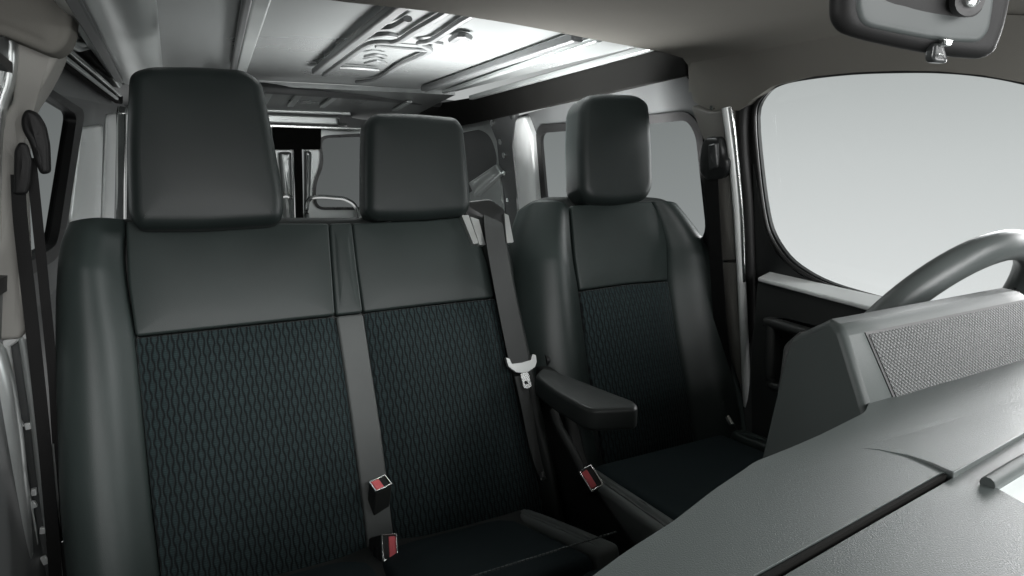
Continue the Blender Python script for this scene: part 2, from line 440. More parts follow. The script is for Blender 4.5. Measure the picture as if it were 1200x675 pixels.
sl = ring(RW, winO, winI, .06, .05, .012, RN, 'window_seal', 'rubber', van, .006)
put('window_glass', slab(rnd(RW.up(-.012).many(winI), .04), RN, .004), 'glass_tint', sl, smooth=False)
# lower side skin so nothing is open below the belt line
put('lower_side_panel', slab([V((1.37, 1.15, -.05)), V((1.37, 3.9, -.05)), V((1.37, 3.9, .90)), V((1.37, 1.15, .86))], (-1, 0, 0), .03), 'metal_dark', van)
# C pillar: bright pressed column plus perforated flange
cp = RW.up(.03)
put('pillar_column', pillow(rnd(cp.many([(603, 139), (613, 136), (622, 160), (628, 230), (636, 310), (612, 330), (606, 230), (600, 170)]), .02), RN, r=.015, dome=.012, depth=.06), 'sill', van)
cf = RW.up(.012)
fl = put('pillar_flange', slab(rnd(cf.many([(572, 140), (604, 134), (600, 170), (606, 230), (614, 330), (594, 330), (588, 225), (582, 165)]), .01), RN, .02), 'metal_dark', van, bevel=.003)
hb = RW.up(.0135)
for (u, v) in ((587, 166), (591, 182), (592, 203), (596, 235), (577, 144), (600, 136)):
    c = hb(u, v); put('fixing_hole_plug', tube([c, c + RN*.006], .014, 10, upv=(0, 1, 0)), 'chrome', fl)
# cargo wall panel behind with dark recess and diagonal brace
cw = PX(1.33)
put('cargo_side_panel', slab(cw.many([(470, 120), (600, 120), (610, 340), (470, 340)]), (-1, 0, 0), .03), 'metal_dark', van)
cr = PX(1.315)
put('panel_stamping', slab(rnd(cr.many([(520, 146), (560, 140), (580, 142), (596, 330), (520, 330)]), .02), (-1, 0, 0), .012,
    [rnd(cr.many([(532, 157), (562, 151), (576, 160), (584, 190), (575, 208), (548, 228), (532, 232)]), .08)]), 'metal', van, bevel=.004)
br = cr.up(.02) if False else PX(1.29)
put('diagonal_brace', pillow(rnd(br.many([(548, 214), (580, 192), (586, 204), (556, 232)]), .02), (-1, 0, 0), r=.012, dome=.01, depth=.03), 'metal', van)

# ---- rear doors
RD = PY(3.8); RDf = PY(3.77)
def rear_door(pts, wO, wI, label):
    d = put('rear_door', slab(rnd(RD.many(pts), .01), (0, -1, 0), .05, [rnd(RD.many(wO), .06)]), 'metal', van, label=label, bevel=.004)
    s = put('window_seal', slab(rnd(RDf.many([(u, v) for u, v in wO]), .06), (0, -1, 0), .04, [rnd(RDf.many(wI), .05)]), 'frame', d, bevel=.003)
    g = put('window_glass', slab(rnd(PY(3.785).many(wI), .05), (0, -1, 0), .004), 'glass_dark', d, smooth=False)
    return d
d1 = rear_door([(356, 150), (560, 150), (560, 420), (356, 420)], [(372, 159), (430, 156), (470, 158), (470, 246), (368, 246), (366, 215), (376, 190)], [(376, 162), (430, 160), (466, 162), (466, 243), (371, 243), (370, 217), (380, 192)], 'rear cargo door beside the black centre seam')
d2 = rear_door([(345, 150), (200, 150), (200, 420), (345, 420)], [(318, 178), (326, 192), (326, 240), (230, 244), (226, 178)], [(315, 182), (322, 194), (322, 237), (234, 240), (230, 182)], 'rear cargo door mostly hidden behind the tall headrest')
pc = PY(3.74)
for q in ([(327, 178), (342, 178), (344, 262), (334, 262)], [(357, 176), (366, 178), (364, 232), (360, 262), (357, 262)]):
    put('door_column', pillow(rnd(pc.many(q), .015), (0, -1, 0), r=.02, dome=.01, depth=.04), 'metal', van)
put('door_seam', slab(PY(3.72).many([(345.5, 150), (353.5, 150), (356.5, 300), (349, 300)]), (0, -1, 0), .06), 'matte', van)
put('latch_box', slab(PY(3.70).many([(320, 148), (377, 150), (376, 175), (322, 175)]), (0, -1, 0), .06), 'matte', van, bevel=.006)
fr = d1
bl = PY(3.72)
put('window_ledge', tube(curve([bl(*q) for q in ((360, 258), (363, 233), (395, 232), (408, 235), (417, 243), (421, 260))], 6), .012, 8), 'chrome', van)
put('window_ledge', tube(curve([bl(*q) for q in ((326, 258), (328, 233), (340, 232), (343, 258))], 6), .012, 8), 'chrome', van)
rh = PY(3.66)
put('rear_header', slab(rnd(rh.many([(290, 127), (411, 133), (412, 138), (424, 140), (470, 142), (470, 152), (290, 147)]), .01), (0, -1, 0), .08), 'metal_dark', van, bevel=.006)
put('header_strip', beam(PY(3.63)(290, 127), PY(3.63)(411, 132.5), .02, .03), 'metal', van, bevel=.006)
put('header_strip', beam(PY(3.63)(290, 138), PY(3.63)(397, 142), .02, .04), 'metal', van, bevel=.006)
put('header_strip', beam(PY(3.63)(290, 146.5), PY(3.63)(424, 151), .02, .014), 'chrome', van, bevel=.004)
put('latch_hook', tube([PY(3.6)(396, 138), PY(3.6)(398, 146), PY(3.6)(406, 147)], .011, 8), 'chrome', van)
# rear wall filler above doors so the sky does not leak
put('rear_frame', slab([V((-.4, 3.86, -.05)), V((1.45, 3.86, -.05)), V((1.45, 3.86, 1.46)), V((-.4, 3.86, 1.46))], (0, -1, 0), .03,
    [[V((-.28, 3.86, .25)), V((1.28, 3.86, .25)), V((1.28, 3.86, 1.38)), V((-.28, 3.86, 1.38))]]), 'metal_dark', van)

# ---- passenger side wall
outer = [(-40, 60), (40, 30), (116, 92), (150, 128), (150, 330), (60, 420), (-60, 520), (-60, 200)]
lwO = [(-40, 28), (20, 78), (60, 104), (97, 128), (99, 136), (74, 290), (66, 304), (-40, 372)]
lwI = [(-40, 42), (20, 90), (56, 112), (88, 133), (90, 140), (68, 284), (60, 292), (-40, 352)]
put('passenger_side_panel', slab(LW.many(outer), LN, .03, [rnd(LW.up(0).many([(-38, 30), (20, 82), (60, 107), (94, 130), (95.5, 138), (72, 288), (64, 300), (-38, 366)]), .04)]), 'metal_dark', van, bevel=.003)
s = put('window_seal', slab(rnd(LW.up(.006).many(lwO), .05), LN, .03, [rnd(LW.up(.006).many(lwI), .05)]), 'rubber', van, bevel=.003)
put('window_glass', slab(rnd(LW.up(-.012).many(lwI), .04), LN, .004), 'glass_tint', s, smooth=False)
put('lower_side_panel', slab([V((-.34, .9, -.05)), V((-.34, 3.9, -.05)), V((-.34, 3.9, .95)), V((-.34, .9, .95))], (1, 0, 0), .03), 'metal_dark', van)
cl = LW.up(.008)
put('pillar_column', pillow(rnd(cl.many([(97, 150), (121, 146), (118, 262), (84, 262)]), .03), LN, r=.008, dome=.01, depth=.015), 'sill', van)
put('pillar_column', pillow(rnd(cl.many([(127, 134), (137, 132), (134, 262), (121, 262)]), .03), LN, r=.008, dome=.006, depth=.015), 'sill', van)
put('pillar_edge', beam(LW.up(.07)(143, 128), LW.up(.07)(142, 262), .05, .03, upv=LN), 'chrome', van, bevel=.006)
# window-top rails of the passenger side
def lrail(a, b, w, h, mat, up=.02, name='window_rail'):
    p = LW.up(up); put(name, beam(p(*a), p(*b), w, h, upv=LN), mat, van, bevel=min(w, h)*.25)
lrail((60, 56), (139, 116.5), .034, .03, 'matte', .02)
lrail((72, 53), (140, 111.5), .010, .014, 'chrome', .045)
lrail((66, 60), (137, 115.5), .008, .010, 'metal', .042)
# roof side rail assembly over the passenger side
LZ = PZ(1.46)
put('roof_side_rail', tube([LZ(108, -40), LZ(160, 86)], .075, 20, flat=.5), 'metal', van, label='round pressed roof rail over the passenger side window')
put('roof_side_flange', beam(PZ(1.475)(140, -40), PZ(1.475)(172, 80), .018, .012), 'chrome', van, bevel=.003)
put('roof_side_flange', beam(PZ(1.44)(80, -40), PZ(1.44)(146, 92), .016, .02), 'metal', van, bevel=.003)
put('roof_side_flange', beam(PZ(1.425)(66, -40), PZ(1.425)(139, 92), .02, .02), 'metal_dark', van, bevel=.003)
put('roof_side_skin', slab([V((-.38, 1.0, 1.40)), V((-.12, 1.0, 1.525)), V((-.12, 3.9, 1.525)), V((-.38, 3.9, 1.40))], (.43, 0, -.9), .015), 'metal_dark', van)
for (a, b, w) in (((60, 25), (112, 31), .03),):
    put('grab_tube', tube([LW.up(.045)(*a), LW.up(.045)(*b)], .017, 12), 'pillar', van)
put('rail_gusset', pillow(rnd(LW.up(.05).many([(80, 40), (118, 40), (124, 54), (96, 62), (82, 56)]), .02), LN, r=.008, dome=.008, depth=.03), 'metal', van)
put('rail_gusset', pillow(rnd(LW.up(.04).many([(112, 58), (124, 58), (146, 96), (142, 104)]), .02), LN, r=.008, dome=.004, depth=.03), 'metal', van)
put('rail_recess', slab(LW.up(.045).many([(100, 58), (124, 52), (146, 84), (146, 100), (112, 74)]), LN, .02), 'black', van)
put('rail_clip', pillow(rnd(LZ.many([(141, 64), (151, 64), (154, 84), (148, 92)]), .015), (0, 0, -1), r=.01, dome=.01, depth=.03), 'chrome', van)

# ---- passenger side B pillar trim
BP = PY(1.42)
bpil = put('pillar_trim', pillow(rnd(BP.many([(16, 30), (70, 56), (64, 74), (48, 104), (34, 124), (24, 150), (21, 215), (24, 300), (30, 388), (24, 398), (-30, 402), (-14, 150), (14, 120)]), .012), (0, -1, 0), r=.010, dome=.006, depth=.10, ringn=3), 'pillar', van, label='pale grey pillar trim by the passenger side window')
put('pillar_edge', pillow(rnd(PY(1.395).many([(-40, 30), (17, 42), (18, 70), (13, 100), (4, 125), (0, 160), (-4, 300), (-40, 300)]), .012), (0, -1, 0), r=.008, dome=.008, depth=.06), 'alloy', van)
low = PY(1.46)
lowp = put('pillar_lower_panel', slab(rnd(low.many([(-60, 384), (30, 384), (36, 420), (44, 480), (58, 590), (70, 700), (-60, 700)]), .01), (0, -1, 0), .03), 'metal_dark', van, bevel=.004)
lf = PY(1.44)
put('pillar_rib', tube(curve([lf(*q) for q in ((3, 403), (8, 440), (14, 480), (20, 540), (34, 620), (42, 700))], 4), .012, 10), 'sill', lowp)
put('pillar_rib', tube(curve([lf(*q) for q in ((26, 392), (33, 440), (40, 490), (48, 560), (60, 640))], 4), .007, 10), 'metal', lowp)
put('pillar_bracket', tube([lf(*q) for q in ((2, 406), (14, 398), (27, 388), (30, 396))], .009, 8), 'sill', lowp)
put('pillar_skirt', pillow(rnd(PY(1.36).many([(-60, 395), (-2, 408), (12, 455), (22, 520), (30, 600), (36, 700), (-60, 700)]), .02), (0, -1, 0), r=.02, dome=.01, depth=.06), 'metal', van)
for (u, v) in ((17, 398), (33, 500), (24, 497), (40, 472), (50, 622), (40, 577), (40, 592), (52, 656), (60, 545)):  # glints on the bare metal, modelled as small pale pieces
    c = lf(u, v); dv = V((random.uniform(-.4, .4), 0, 1)).normalized()
    put('pillar_glint', beam(c-dv*random.uniform(.004, .010), c+dv*.008, .009, .008, upv=(0, 1, 0)), 'sill', lowp, bevel=.001)

# ---- driver side B pillar
DP = RW.up(.05)
put('pillar_trim', pillow(rnd(DP.many([(810, 124), (830, 131), (853, 129), (856, 170), (861, 230), (863, 300), (862, 306), (845, 306), (838, 240), (832, 180), (822, 150), (812, 128)]), .008), RN, r=.006, dome=.004, depth=.09, ringn=3), 'pillar_shaded', van, label='grey upper pillar trim beside the driver door')
put('pillar_trim', pillow(rnd(DP.many([(845, 308), (863, 308), (868, 400), (870, 480), (856, 490), (850, 400)]), .008), RN, r=.006, dome=.004, depth=.09, ringn=3), 'pillar_shaded', van, label='grey lower pillar trim beside the driver door')
DE = RW.up(.048)
put('pillar_edge', tube(curve([DE(*q) for q in ((851, 126), (853, 140), (858, 180), (864, 240), (868, 310), (872, 390), (876, 480), (880, 540))], 5), .0115, 10), 'sill', van)
put('pillar_edge', tube(curve([DE(*q) for q in ((856, 126), (860, 150), (865, 200), (870, 260), (872, 330))], 5), .006, 10), 'chrome', van)
put('door_gasket', tube(curve([RW.up(.012)(*q) for q in ((884, 100), (872, 124), (871, 170), (876, 230), (879, 300), (882, 400), (886, 520))], 5), .018, 10), 'rubber', van)
put('pillar_screw', tube([DP(836, 126), DP(836, 126)+RN*.008], .006, 10, upv=(0, 1, 0)), 'chrome', van)
put('pillar_backing', slab(RW.up(-.01).many([(800, 60), (872, 60), (872, 150), (884, 300), (890, 560), (830, 560), (836, 300), (820, 150)]), RN, .03), 'rubber', van)

# ---- driver door
win = [(1290, 120), (1200, 97), (1150, 88), (1100, 84), (1050, 84), (1000, 86), (950, 91.5), (915, 99), (896, 114), (888, 138), (893, 200), (900, 250), (908, 276), (924, 300), (945, 317), (975, 332), (1025, 347), (1100, 366), (1290, 414)]
DD = RW.up(.0)
dfo = [(1290, 100), (1200, 85), (1050, 76), (950, 80), (905, 88), (880, 108), (873, 140), (875, 250), (884, 330), (960, 372), (1100, 410), (1290, 450)]
inner = curve(DD.many(win), 3)
door = put('driver_door', slab(rnd(DD.many(dfo), .02), RN, .010, [inner]), 'frame', van, label='driver door with a dark window frame', bevel=.004)
gk = RW.up(.008)
put('window_seal', tube(curve(gk.many([(u-(4 if v > 100 else 0), v+(-1 if v < 200 else 3)) for u, v in win]), 4), .005, 10), 'rubber', door)
put('window_glass', slab(RW.up(-.02).many(dfo), RN, .004), 'glass', door, smooth=False)
# corner fillet of the door trim under the window
put('window_corner_trim', slab(rnd(RW.up(.012).many([(882, 190), (889, 225), (896, 268), (909, 297), (936, 322), (975, 338), (1040, 357), (1030, 366), (900, 340), (886, 320)]), .01), RN, .006), 'black', door, bevel=.003)
# sill: bright ledge, real shelf sloping inward
a, b, c, d = RW.up(.012)(904, 320), RW.up(.012)(1290, 404), PX(1.29)(1290, 428), PX(1.305)(888, 325)
a2 = RW.up(.012)(902, 318)
d = PX(1.282)(888, 325); c = PX(1.282)(1290, 430)
bm = loft([[d, a2, a2+V((0, 0, -.03)), d+V((0, 0, -.010))], [c, b, b+V((0, 0, -.03)), c+V((0, 0, -.010))]])
put('door_sill', bm, 'sill', door, bevel=.003)
pn = PX(1.30)
put('door_card', slab(rnd(pn.many([(888, 328), (1000, 356), (1290, 430), (1290, 700), (884, 700), (880, 430)]), .01), (-1, 0, 0), .05, [rnd(pn.many([(900, 376), (915, 372), (1010, 394), (1010, 470), (905, 452), (901, 440)]), .02)]), 'dash_dark', door, bevel=.006)
put('door_pocket', slab(PX(1.34).many([(890, 360), (1020, 380), (1020, 480), (890, 470)]), (-1, 0, 0), .01), 'black', door)
put('pull_handle', tube(curve([PX(1.285)(*q) for q in ((900, 380), (905, 378), (960, 394), (1010, 405))], 5), .014, 10), 'dash_dark', door)
put('pull_handle', tube(curve([PX(1.285)(*q) for q in ((903, 380), (903, 440), (906, 452), (940, 462))], 5), .012, 10), 'dash_dark', door)
put('sill_step', pillow(rnd([V((1.12, .9, .33)), V((1.33, .9, .33)), V((1.33, 1.35, .33)), V((1.12, 1.35, .33))], .03), (0, 0, 1), r=.02, dome=.004, depth=.33), 'pillar', van)
put('sill_latch', tube(curve([PX(1.27)(*q) for q in ((852, 488), (858, 498), (864, 500))], 4), .008, 8), 'chrome', van)

# ================================================================== SEATS
def headrest(pts, n, depth, parent, posts, mat='head', cr=.045):
    h = put('headrest', pillow(resample(rnd(pts, cr, 6), .02), n, r=.028, dome=.004, depth=depth, rb=.03), mat, parent)
    for p in posts:
        put('headrest_post', tube([p + V((0, .03, .05)), p + V((0, .02, -.06))], .007, 10), 'chrome', h)
    return h
def section(S, O, n, h, back=.12, prof=None):
    e = O-S; w = e.length; e = e/w
    prof = prof or [(0, -.035), (.02, -.006), (.12, .25*h), (.32, .8*h), (.55, h), (.8, .72*h), (.96, .0), (1.0, -.06), (.97, -back), (.5, -back-.02), (0, -back)]
    return curve([S + e*w*a + n*b for a, b in prof], 4, closed=True)
def bolster(seam, outer, n, h, parent, mat, top_drop=.05, name='side_bolster', back=.12, k=12):
    S = curve(seam, k); O = curve(outer, k)
    m = min(len(S), len(O)); secs = []
    S = [S[round(i*(len(S)-1)/(m-1))] for i in range(m)]; O = [O[round(i*(len(O)-1)/(m-1))] for i in range(m)]
    nv = V(n)
    for i, (s, o) in enumerate(zip(S, O)):
        if i == 0:
            c = (s+o)/2
            for t, dr in ((.80, .045), (.93, .022), (.985, .007)):
                secs.append(section(c+(s-c)*t - nv*dr, c+(o-c)*t - nv*dr, nv, h*.4*t, back-dr))
        f = min(1, .45+.55*i/(.25*m))
        secs.append(section(s, o, nv, h*f, back))
    return put(name, loft(secs), mat, parent, sharp=80)

# ---------------- passenger double bench
REC = rad(22); BN = V((0, -math.cos(REC), math.sin(REC)))
BB = Pl(BN, (0, 1.5, 1.06))
bench = thing('bench_seat', 'wide two place passenger bench with patterned cloth backs and two headrests', 'seat', (.24, 1.2, 0))
def onb(px, h=0): return BB.up(h).many(px)
def outl(top, rest): return top + rest
# back shell
shell = onb([(76, 262), (90, 254), (148, 253), (300, 252), (420, 252), (545, 246), (590, 262), (604, 300), (612, 400), (650, 600), (640, 640), (430, 690), (90, 720), (70, 450), (66, 330)], -.03)
put('back_shell', pillow(rnd(shell, .03), BN, r=.025, dome=0, depth=.12, ringn=3), 'vinyl_dark', bench)
def panel(name, px, mat, h=0., r=.006, dome=.005, cr=.008, parent=bench, pl=BB, depth=.045, label=None):
    return put(name, pillow(resample(rnd(pl.up(h).many(px), cr, 3), .03), pl.n, r=r, dome=dome, depth=depth), mat, parent, label=label)
panel('back_panel', [(147, 259), (240, 261), (385.5, 261.5), (388, 300), (393, 369), (280, 381), (158.5, 394), (150, 330)], 'vinyl', label='smooth vinyl upper back of the outer passenger place')
panel('back_panel', [(386, 261.5), (412.5, 261), (417, 300), (425.5, 366), (393.5, 369.5), (389, 310)], 'vinyl', dome=.004, label='narrow vinyl strip between the two upper backs')
panel('back_panel', [(413, 261), (500, 258), (550, 253), (562, 282), (572, 310), (580, 348), (500, 357), (426, 366), (418, 310)], 'vinyl', label='smooth vinyl upper back of the middle place')
panel('cloth_insert', [(158, 396), (280, 383), (393, 371), (403, 430), (413, 500), (425, 590), (436, 690), (194, 720), (178, 590), (166, 470)], 'fabric', h=-.002, dome=.02, label='wave patterned cloth on the outer passenger place')
panel('centre_strip', [(394, 370.5), (425.5, 367.5), (435, 430), (446, 500), (456, 580), (468, 690), (436, 690), (425, 590), (413, 500), (403, 430)], 'vinyl_strip', h=.002, dome=.0)
panel('cloth_insert', [(426.5, 367), (500, 358.5), (581, 349.5), (596, 420), (612, 490), (630, 560), (650, 650), (470, 690), (456, 580), (446, 500), (436, 430)], 'fabric', h=-.002, dome=.02, label='wave patterned cloth on the middle place')
bolster(onb([(147, 257), (145, 300), (150, 345), (159, 396), (166, 460), (178, 590), (190, 690)]),
        onb([(78, 262), (67, 290), (62, 345), (61, 400), (62, 470), (66, 590), (76, 700)]), BN, .055, bench, 'vinyl', back=.10)
bolster(onb([(553, 253), (563, 282), (581, 349), (597, 420), (612, 490), (630, 560), (640, 620)]),
        onb([(590, 266), (596, 290), (606, 349), (622, 420), (636, 490), (652, 560), (662, 620)]), BN, .03, bench, 'vinyl_dark', back=.10)
# headrests
hp_ = PY(1.43)
HN = V((0, -math.cos(rad(12)), math.sin(rad(12))))
H1p = Pl(HN, (0, 1.45, 1.15))
headrest(H1p.many([(150, 82), (172, 74), (232, 74), (287, 78), (308, 92), (320, 150), (335, 235), (331, 262), (240, 268), (160, 268), (149, 250), (146, 170)]), HN, .11, bench, [BB(205, 258), BB(285, 258)])
H2p = Pl(HN, (0, 1.48, 1.15))
headrest(H2p.many([(430, 140), (440, 130), (482, 130), (537, 135), (546, 146), (552, 200), (555, 240), (548, 252), (490, 257), (440, 257), (429, 247), (429, 190)]), HN, .10, bench, [BB(457, 255), BB(517, 252)])
for q in ((457, 257.5), (517, 254.5)):
    p = BB.up(-.012)(*q); put('post_collar', tube([p+V((0, .012, -.01)), p + V((0, .012, .006))], .016, 14), 'chrome', bench)
# shoulder belt guide on the bench corner
g0 = BB.up(.012)
gd = put('belt_guide', pillow(rnd(g0.many([(541, 236), (575, 232), (592, 244), (598, 268), (596, 290), (588, 292), (584, 262), (566, 256), (552, 258), (545, 252)]), .012), BN, r=.008, dome=.004, depth=.07, ringn=2), 'black', bench)
put('guide_trim', slab(rnd(g0.up(.006).many([(541, 252), (549, 252), (561, 285), (555, 286)]), .003), BN, .02), 'alloy', gd, bevel=.002)
put('guide_trim', slab(rnd(g0.up(.006).many([(551, 254), (561, 257), (569, 287), (562, 287)]), .003), BN, .02), 'alloy', gd, bevel=.002)
put('guide_trim', slab(rnd(g0.up(.006).many([(591, 250), (596, 252), (602, 284), (594, 285)]), .003), BN, .02), 'alloy', gd, bevel=.002)
# cushion
def flat(name, pts, mat, parent, z=.50, r=.02, dome=.012, depth=.12, tilt=.30, label=None):
    p3 = [V((x, y, z - tilt*max(0, y-.8))) for x, y in pts]
    n = V((0, tilt, 1)).normalized()
    return put(name, pillow(resample(rnd(p3, .02, 4), .03), n, r=r, dome=dome, depth=depth), mat, parent, label=label)
flat('cushion', [(-.17, .885), (.26, .885), (.26, 1.26), (-.17, 1.26)], 'plain_fabric', bench, label='dark cloth seat cushion of the outer passenger place')
flat('cushion', [(.275, .885), (.612, .885), (.600, 1.24), (.275, 1.26)], 'plain_fabric', bench, label='dark cloth seat cushion of the middle place')
flat('cushion_roll', [(-.17, .66), (.66, .66), (.66, .88), (-.17, .88)], 'plain_fabric', bench, z=.502, r=.05)
flat('cushion_edge', [(.615, .885), (.672, .885), (.665, 1.12), (.655, 1.24), (.604, 1.24)], 'trim_grey', bench, z=.505, r=.015, dome=.008)
flat('cushion_edge', [(-.235, .66), (-.175, .66), (-.175, 1.26), (-.235, 1.26)], 'vinyl_dark', bench, z=.51, r=.015)
bm = bmesh.new()
for i in range(46):
    x = lerp(.29, .655, i/45); beam(V((x-.003, .8825, .508)), V((x+.003, .8825, .508)), .0022, .003, bm=bm)
put('stitching', bm, 'stitch', bench)
put('seat_base', box(-.2, .64, .72, 1.35, .02, .385), 'dash_dark', bench, bevel=.02)
def buckle(c, axis, face, parent, w=.034, d=.022, ln=.10, name='belt_buckle', swap=False):
    """c top centre; axis points out of the buckle mouth, face is the side it shows"""
    ax = V(axis).normalized(); f = V(face); f = (f-ax*f.dot(ax)).normalized(); s = ax.cross(f)
    def rect(cc, w_, d_): return [cc + s*a*w_/2 + f*b*d_/2 for a, b in ((-1, -1), (1, -1), (1, 1), (-1, 1))]
    b = put(name, loft([rect(c-ax*ln, w*.8, d*.8), rect(c-ax*ln*.5, w, d), rect(c-ax*.004, w, d)]), 'dash_dark', parent, bevel=.003)
    put('buckle_frame', slab(rect(c+ax*.001, w, d), ax, .006, [rect(c+ax*.001, w-.0055, d-.0055)]), 'chrome', b, bevel=.0008)
    # half the mouth is the button, the rest the slot
    if swap: r1 = rect(c + f*d*.17 + ax*.001, w*.80, d*.44); r2 = rect(c - f*d*.2 - ax*.0015, w*.78, d*.34)
    else: r1 = rect(c - s*w*.17 + ax*.001, w*.44, d*.80); r2 = rect(c + s*w*.2 - ax*.0015, w*.34, d*.78)
    put('release_button', pillow(rnd(r1, .003), ax, r=.002, dome=.0018, depth=.008), 'red', b)
    put('buckle_slot', slab(r2, ax, .004), 'rubber', b)
    return b
tc_ = BB.up(.045)
buckle(tc_(446, 566), (.0, -.38, .92), (.25, -.9, -.3), bench, w=.040, d=.030, ln=.12)
buckle(BB.up(.055)(457, 641), (.30, -.80, .52), (.9, .2, -.3), bench, w=.052, d=.036, ln=.10, swap=True)
put('buckle_stalk', tube([BB.up(.03)(448, 640), BB.up(.02)(446, 700)], .02, 10), 'black', bench)

# ---------------- driver seat
DREC = rad(20); DN = V((0, -math.cos(DREC), math.sin(DREC)))
DB = Pl(DN, (0, 1.52, 1.08))
drv = thing('driver_seat', 'single driver seat with patterned cloth back and padded armrest behind the steering wheel', 'seat', (1.04, 1.25, 0))
sh = DB.up(-.04).many([(620, 236), (640, 228), (740, 226), (785, 230), (812, 256), (840, 320), (862, 400), (858, 500), (800, 545), (700, 560), (640, 540), (612, 420), (606, 300)])
put('back_shell', pillow(rnd(sh, .04), DN, r=.03, dome=0, depth=.10, ringn=3), 'vinyl_dark', drv)
kw = dict(parent=drv, pl=DB)
panel('back_panel', [(669, 241), (715, 237), (764, 236), (775, 255), (782, 285), (783, 328), (735, 332), (680, 340), (674, 300)], 'vinyl', dome=.005, **kw)
panel('cloth_insert', [(680.5, 341.5), (735, 333.5), (783.5, 329.5), (794, 400), (805, 455), (815, 520), (760, 548), (712, 556), (700, 490), (689, 410)], 'fabric', h=-.003, dome=.018, **kw)
bolster(DB.many([(668, 241), (673, 300), (680, 341), (689, 410), (700, 490), (712, 560)]),
        DB.up(-.02).many([(624, 236), (608, 290), (607, 345), (612, 420), (628, 490), (648, 560)]), DN, .06, drv, 'vinyl', back=.10)
bolster(DB.many([(765, 236), (782, 285), (784, 329), (794, 400), (805, 455), (816, 525)]),
        DB.up(-.02).many([(794, 243), (834, 300), (856, 345), (874, 400), (879, 440), (872, 520)]), DN, .065, drv, 'vinyl', back=.10)
H3p = Pl(HN, (0, 1.50, 1.2))
headrest(H3p.many([(683, 122), (690, 110), (710, 107), (750, 109), (764, 119), (768, 170), (769, 218), (761, 234), (725, 239), (693, 237), (683, 224), (681, 170)]), HN, .11, drv, [DB(693, 236), DB(737, 234)], cr=.03)
# cushion
flat('cushion', [(.805, .72), (1.235, .72), (1.235, 1.20), (.812, 1.20)], 'plain_fabric', drv, z=.50, tilt=.08)
flat('cushion_edge', [(.742, .72), (.803, .72), (.810, 1.18), (.758, 1.18)], 'trim_grey', drv, z=.505, r=.016, tilt=.08)
flat('cushion_edge', [(1.238, .72), (1.29, .72), (1.29, 1.18), (1.238, 1.18)], 'vinyl', drv, z=.51, r=.016, tilt=.08)
put('seat_base', box(.78, 1.26, .76, 1.3, .02, .385), 'dash_dark', drv, bevel=.02)
# folding armrest on the inner side
AZ = PZ(.735)
ar = AZ.many([(626, 440), (634, 431), (648, 433), (680, 445), (716, 459), (743, 469), (748, 474), (746, 478), (694, 480), (682, 476), (650, 458)])
arm = put('armrest', pillow(resample(rnd(ar, .02, 4), .02), (0, 0, 1), r=.009, dome=.002, depth=.046), 'vinyl_dark', drv)
put('armrest_pivot', tube([V((.765, 1.36, .69)), V((.80, 1.36, .69))], .02, 20), 'black', arm)
# plastic side cover below the armrest
sd = PX(.745)
cov = put('side_cover', pillow(rnd([V((.745, y, z)) for y, z in ((1.40, .68), (1.29, .68), (1.22, .61), (1.17, .51), (1.09, .44), (.80, .40), (.80, .30), (1.40, .30))], .03), (-1, 0, 0), r=.012, dome=.002, depth=.035, ringn=3), 'dash_dark', drv)
put('lower_bolster', pillow(rnd(DB.up(.03).many([(640, 490), (700, 492), (706, 520), (704, 548), (670, 545), (650, 520)]), .02), DN, r=.015, dome=.006, depth=.06), 'vinyl_dark', drv)
pb = PX(.722)
buckle(pb(693, 560), (-.25, -.72, .62), (-.9, 0, -.3), drv, w=.050, d=.033, ln=.09, swap=True)
put('buckle_stalk', tube(curve([pb(690, 568), pb(672, 530), pb(655, 500), pb(648, 480)], 5), .011, 10), 'dash_dark', drv)

# ================================================================== SEAT BELTS
def strap(name, pts, w, n, mat, parent, k=6, thick=.0018):
    return put(name, ribbon(curve(pts, k), w, n, thick), mat, parent, sharp=30)
b1 = thing('seat_belt', 'grey shoulder belt with metal tongue running down over the middle place of the bench', 'seat belt', BB(600, 300))
s1 = BB.up(.040); s2 = BB.up(.034)
strap('webbing', [BB.up(-.03)(577, 250), BB.up(.024)(578, 260), s1(582, 290), s1(591, 340), s1(601, 390), s1(609, 428)], .052, BN, 'webbing', b1)
lo = [s2(610, 440), s2(617, 475), s2(624, 515), s2(631, 545), BB.up(.02)(638, 562)]
lc = curve(lo, 6); ws = [lerp(.046, .018, (i/(len(lc)-1))**1.5) for i in range(len(lc))]
put('webbing', ribbon(lc, ws, BN+V((.5, 0, 0)), .0018), 'webbing', b1)
T = BB.up(.046)
tong = slab(rnd(T.many([(593, 419), (597, 420), (600, 426.5), (612, 425), (622, 422), (624, 415), (628, 416), (629, 424), (627, 430), (619, 435.5), (613, 437), (605, 436), (596, 429.5)]), .002), BN, .010)
tg = put('belt_tongue', tong, 'alloy', b1, bevel=.0025)
put('tongue_plate', slab(rnd(T.up(-.003).many([(610, 438), (619, 436), (623, 452), (620, 455), (614, 455)]), .004), BN, .003, [rnd(T.up(-.003).many([(614.2, 447), (618, 446.2), (619, 449.8), (615.4, 450.5)]), .001)]), 'chrome', tg)
put('belt_anchor', pillow(rnd(BB.up(.03).many([(633, 553), (637, 553), (642, 561), (634, 564)]), .003), BN, r=.002, dome=.001, depth=.01), 'chrome', b1)

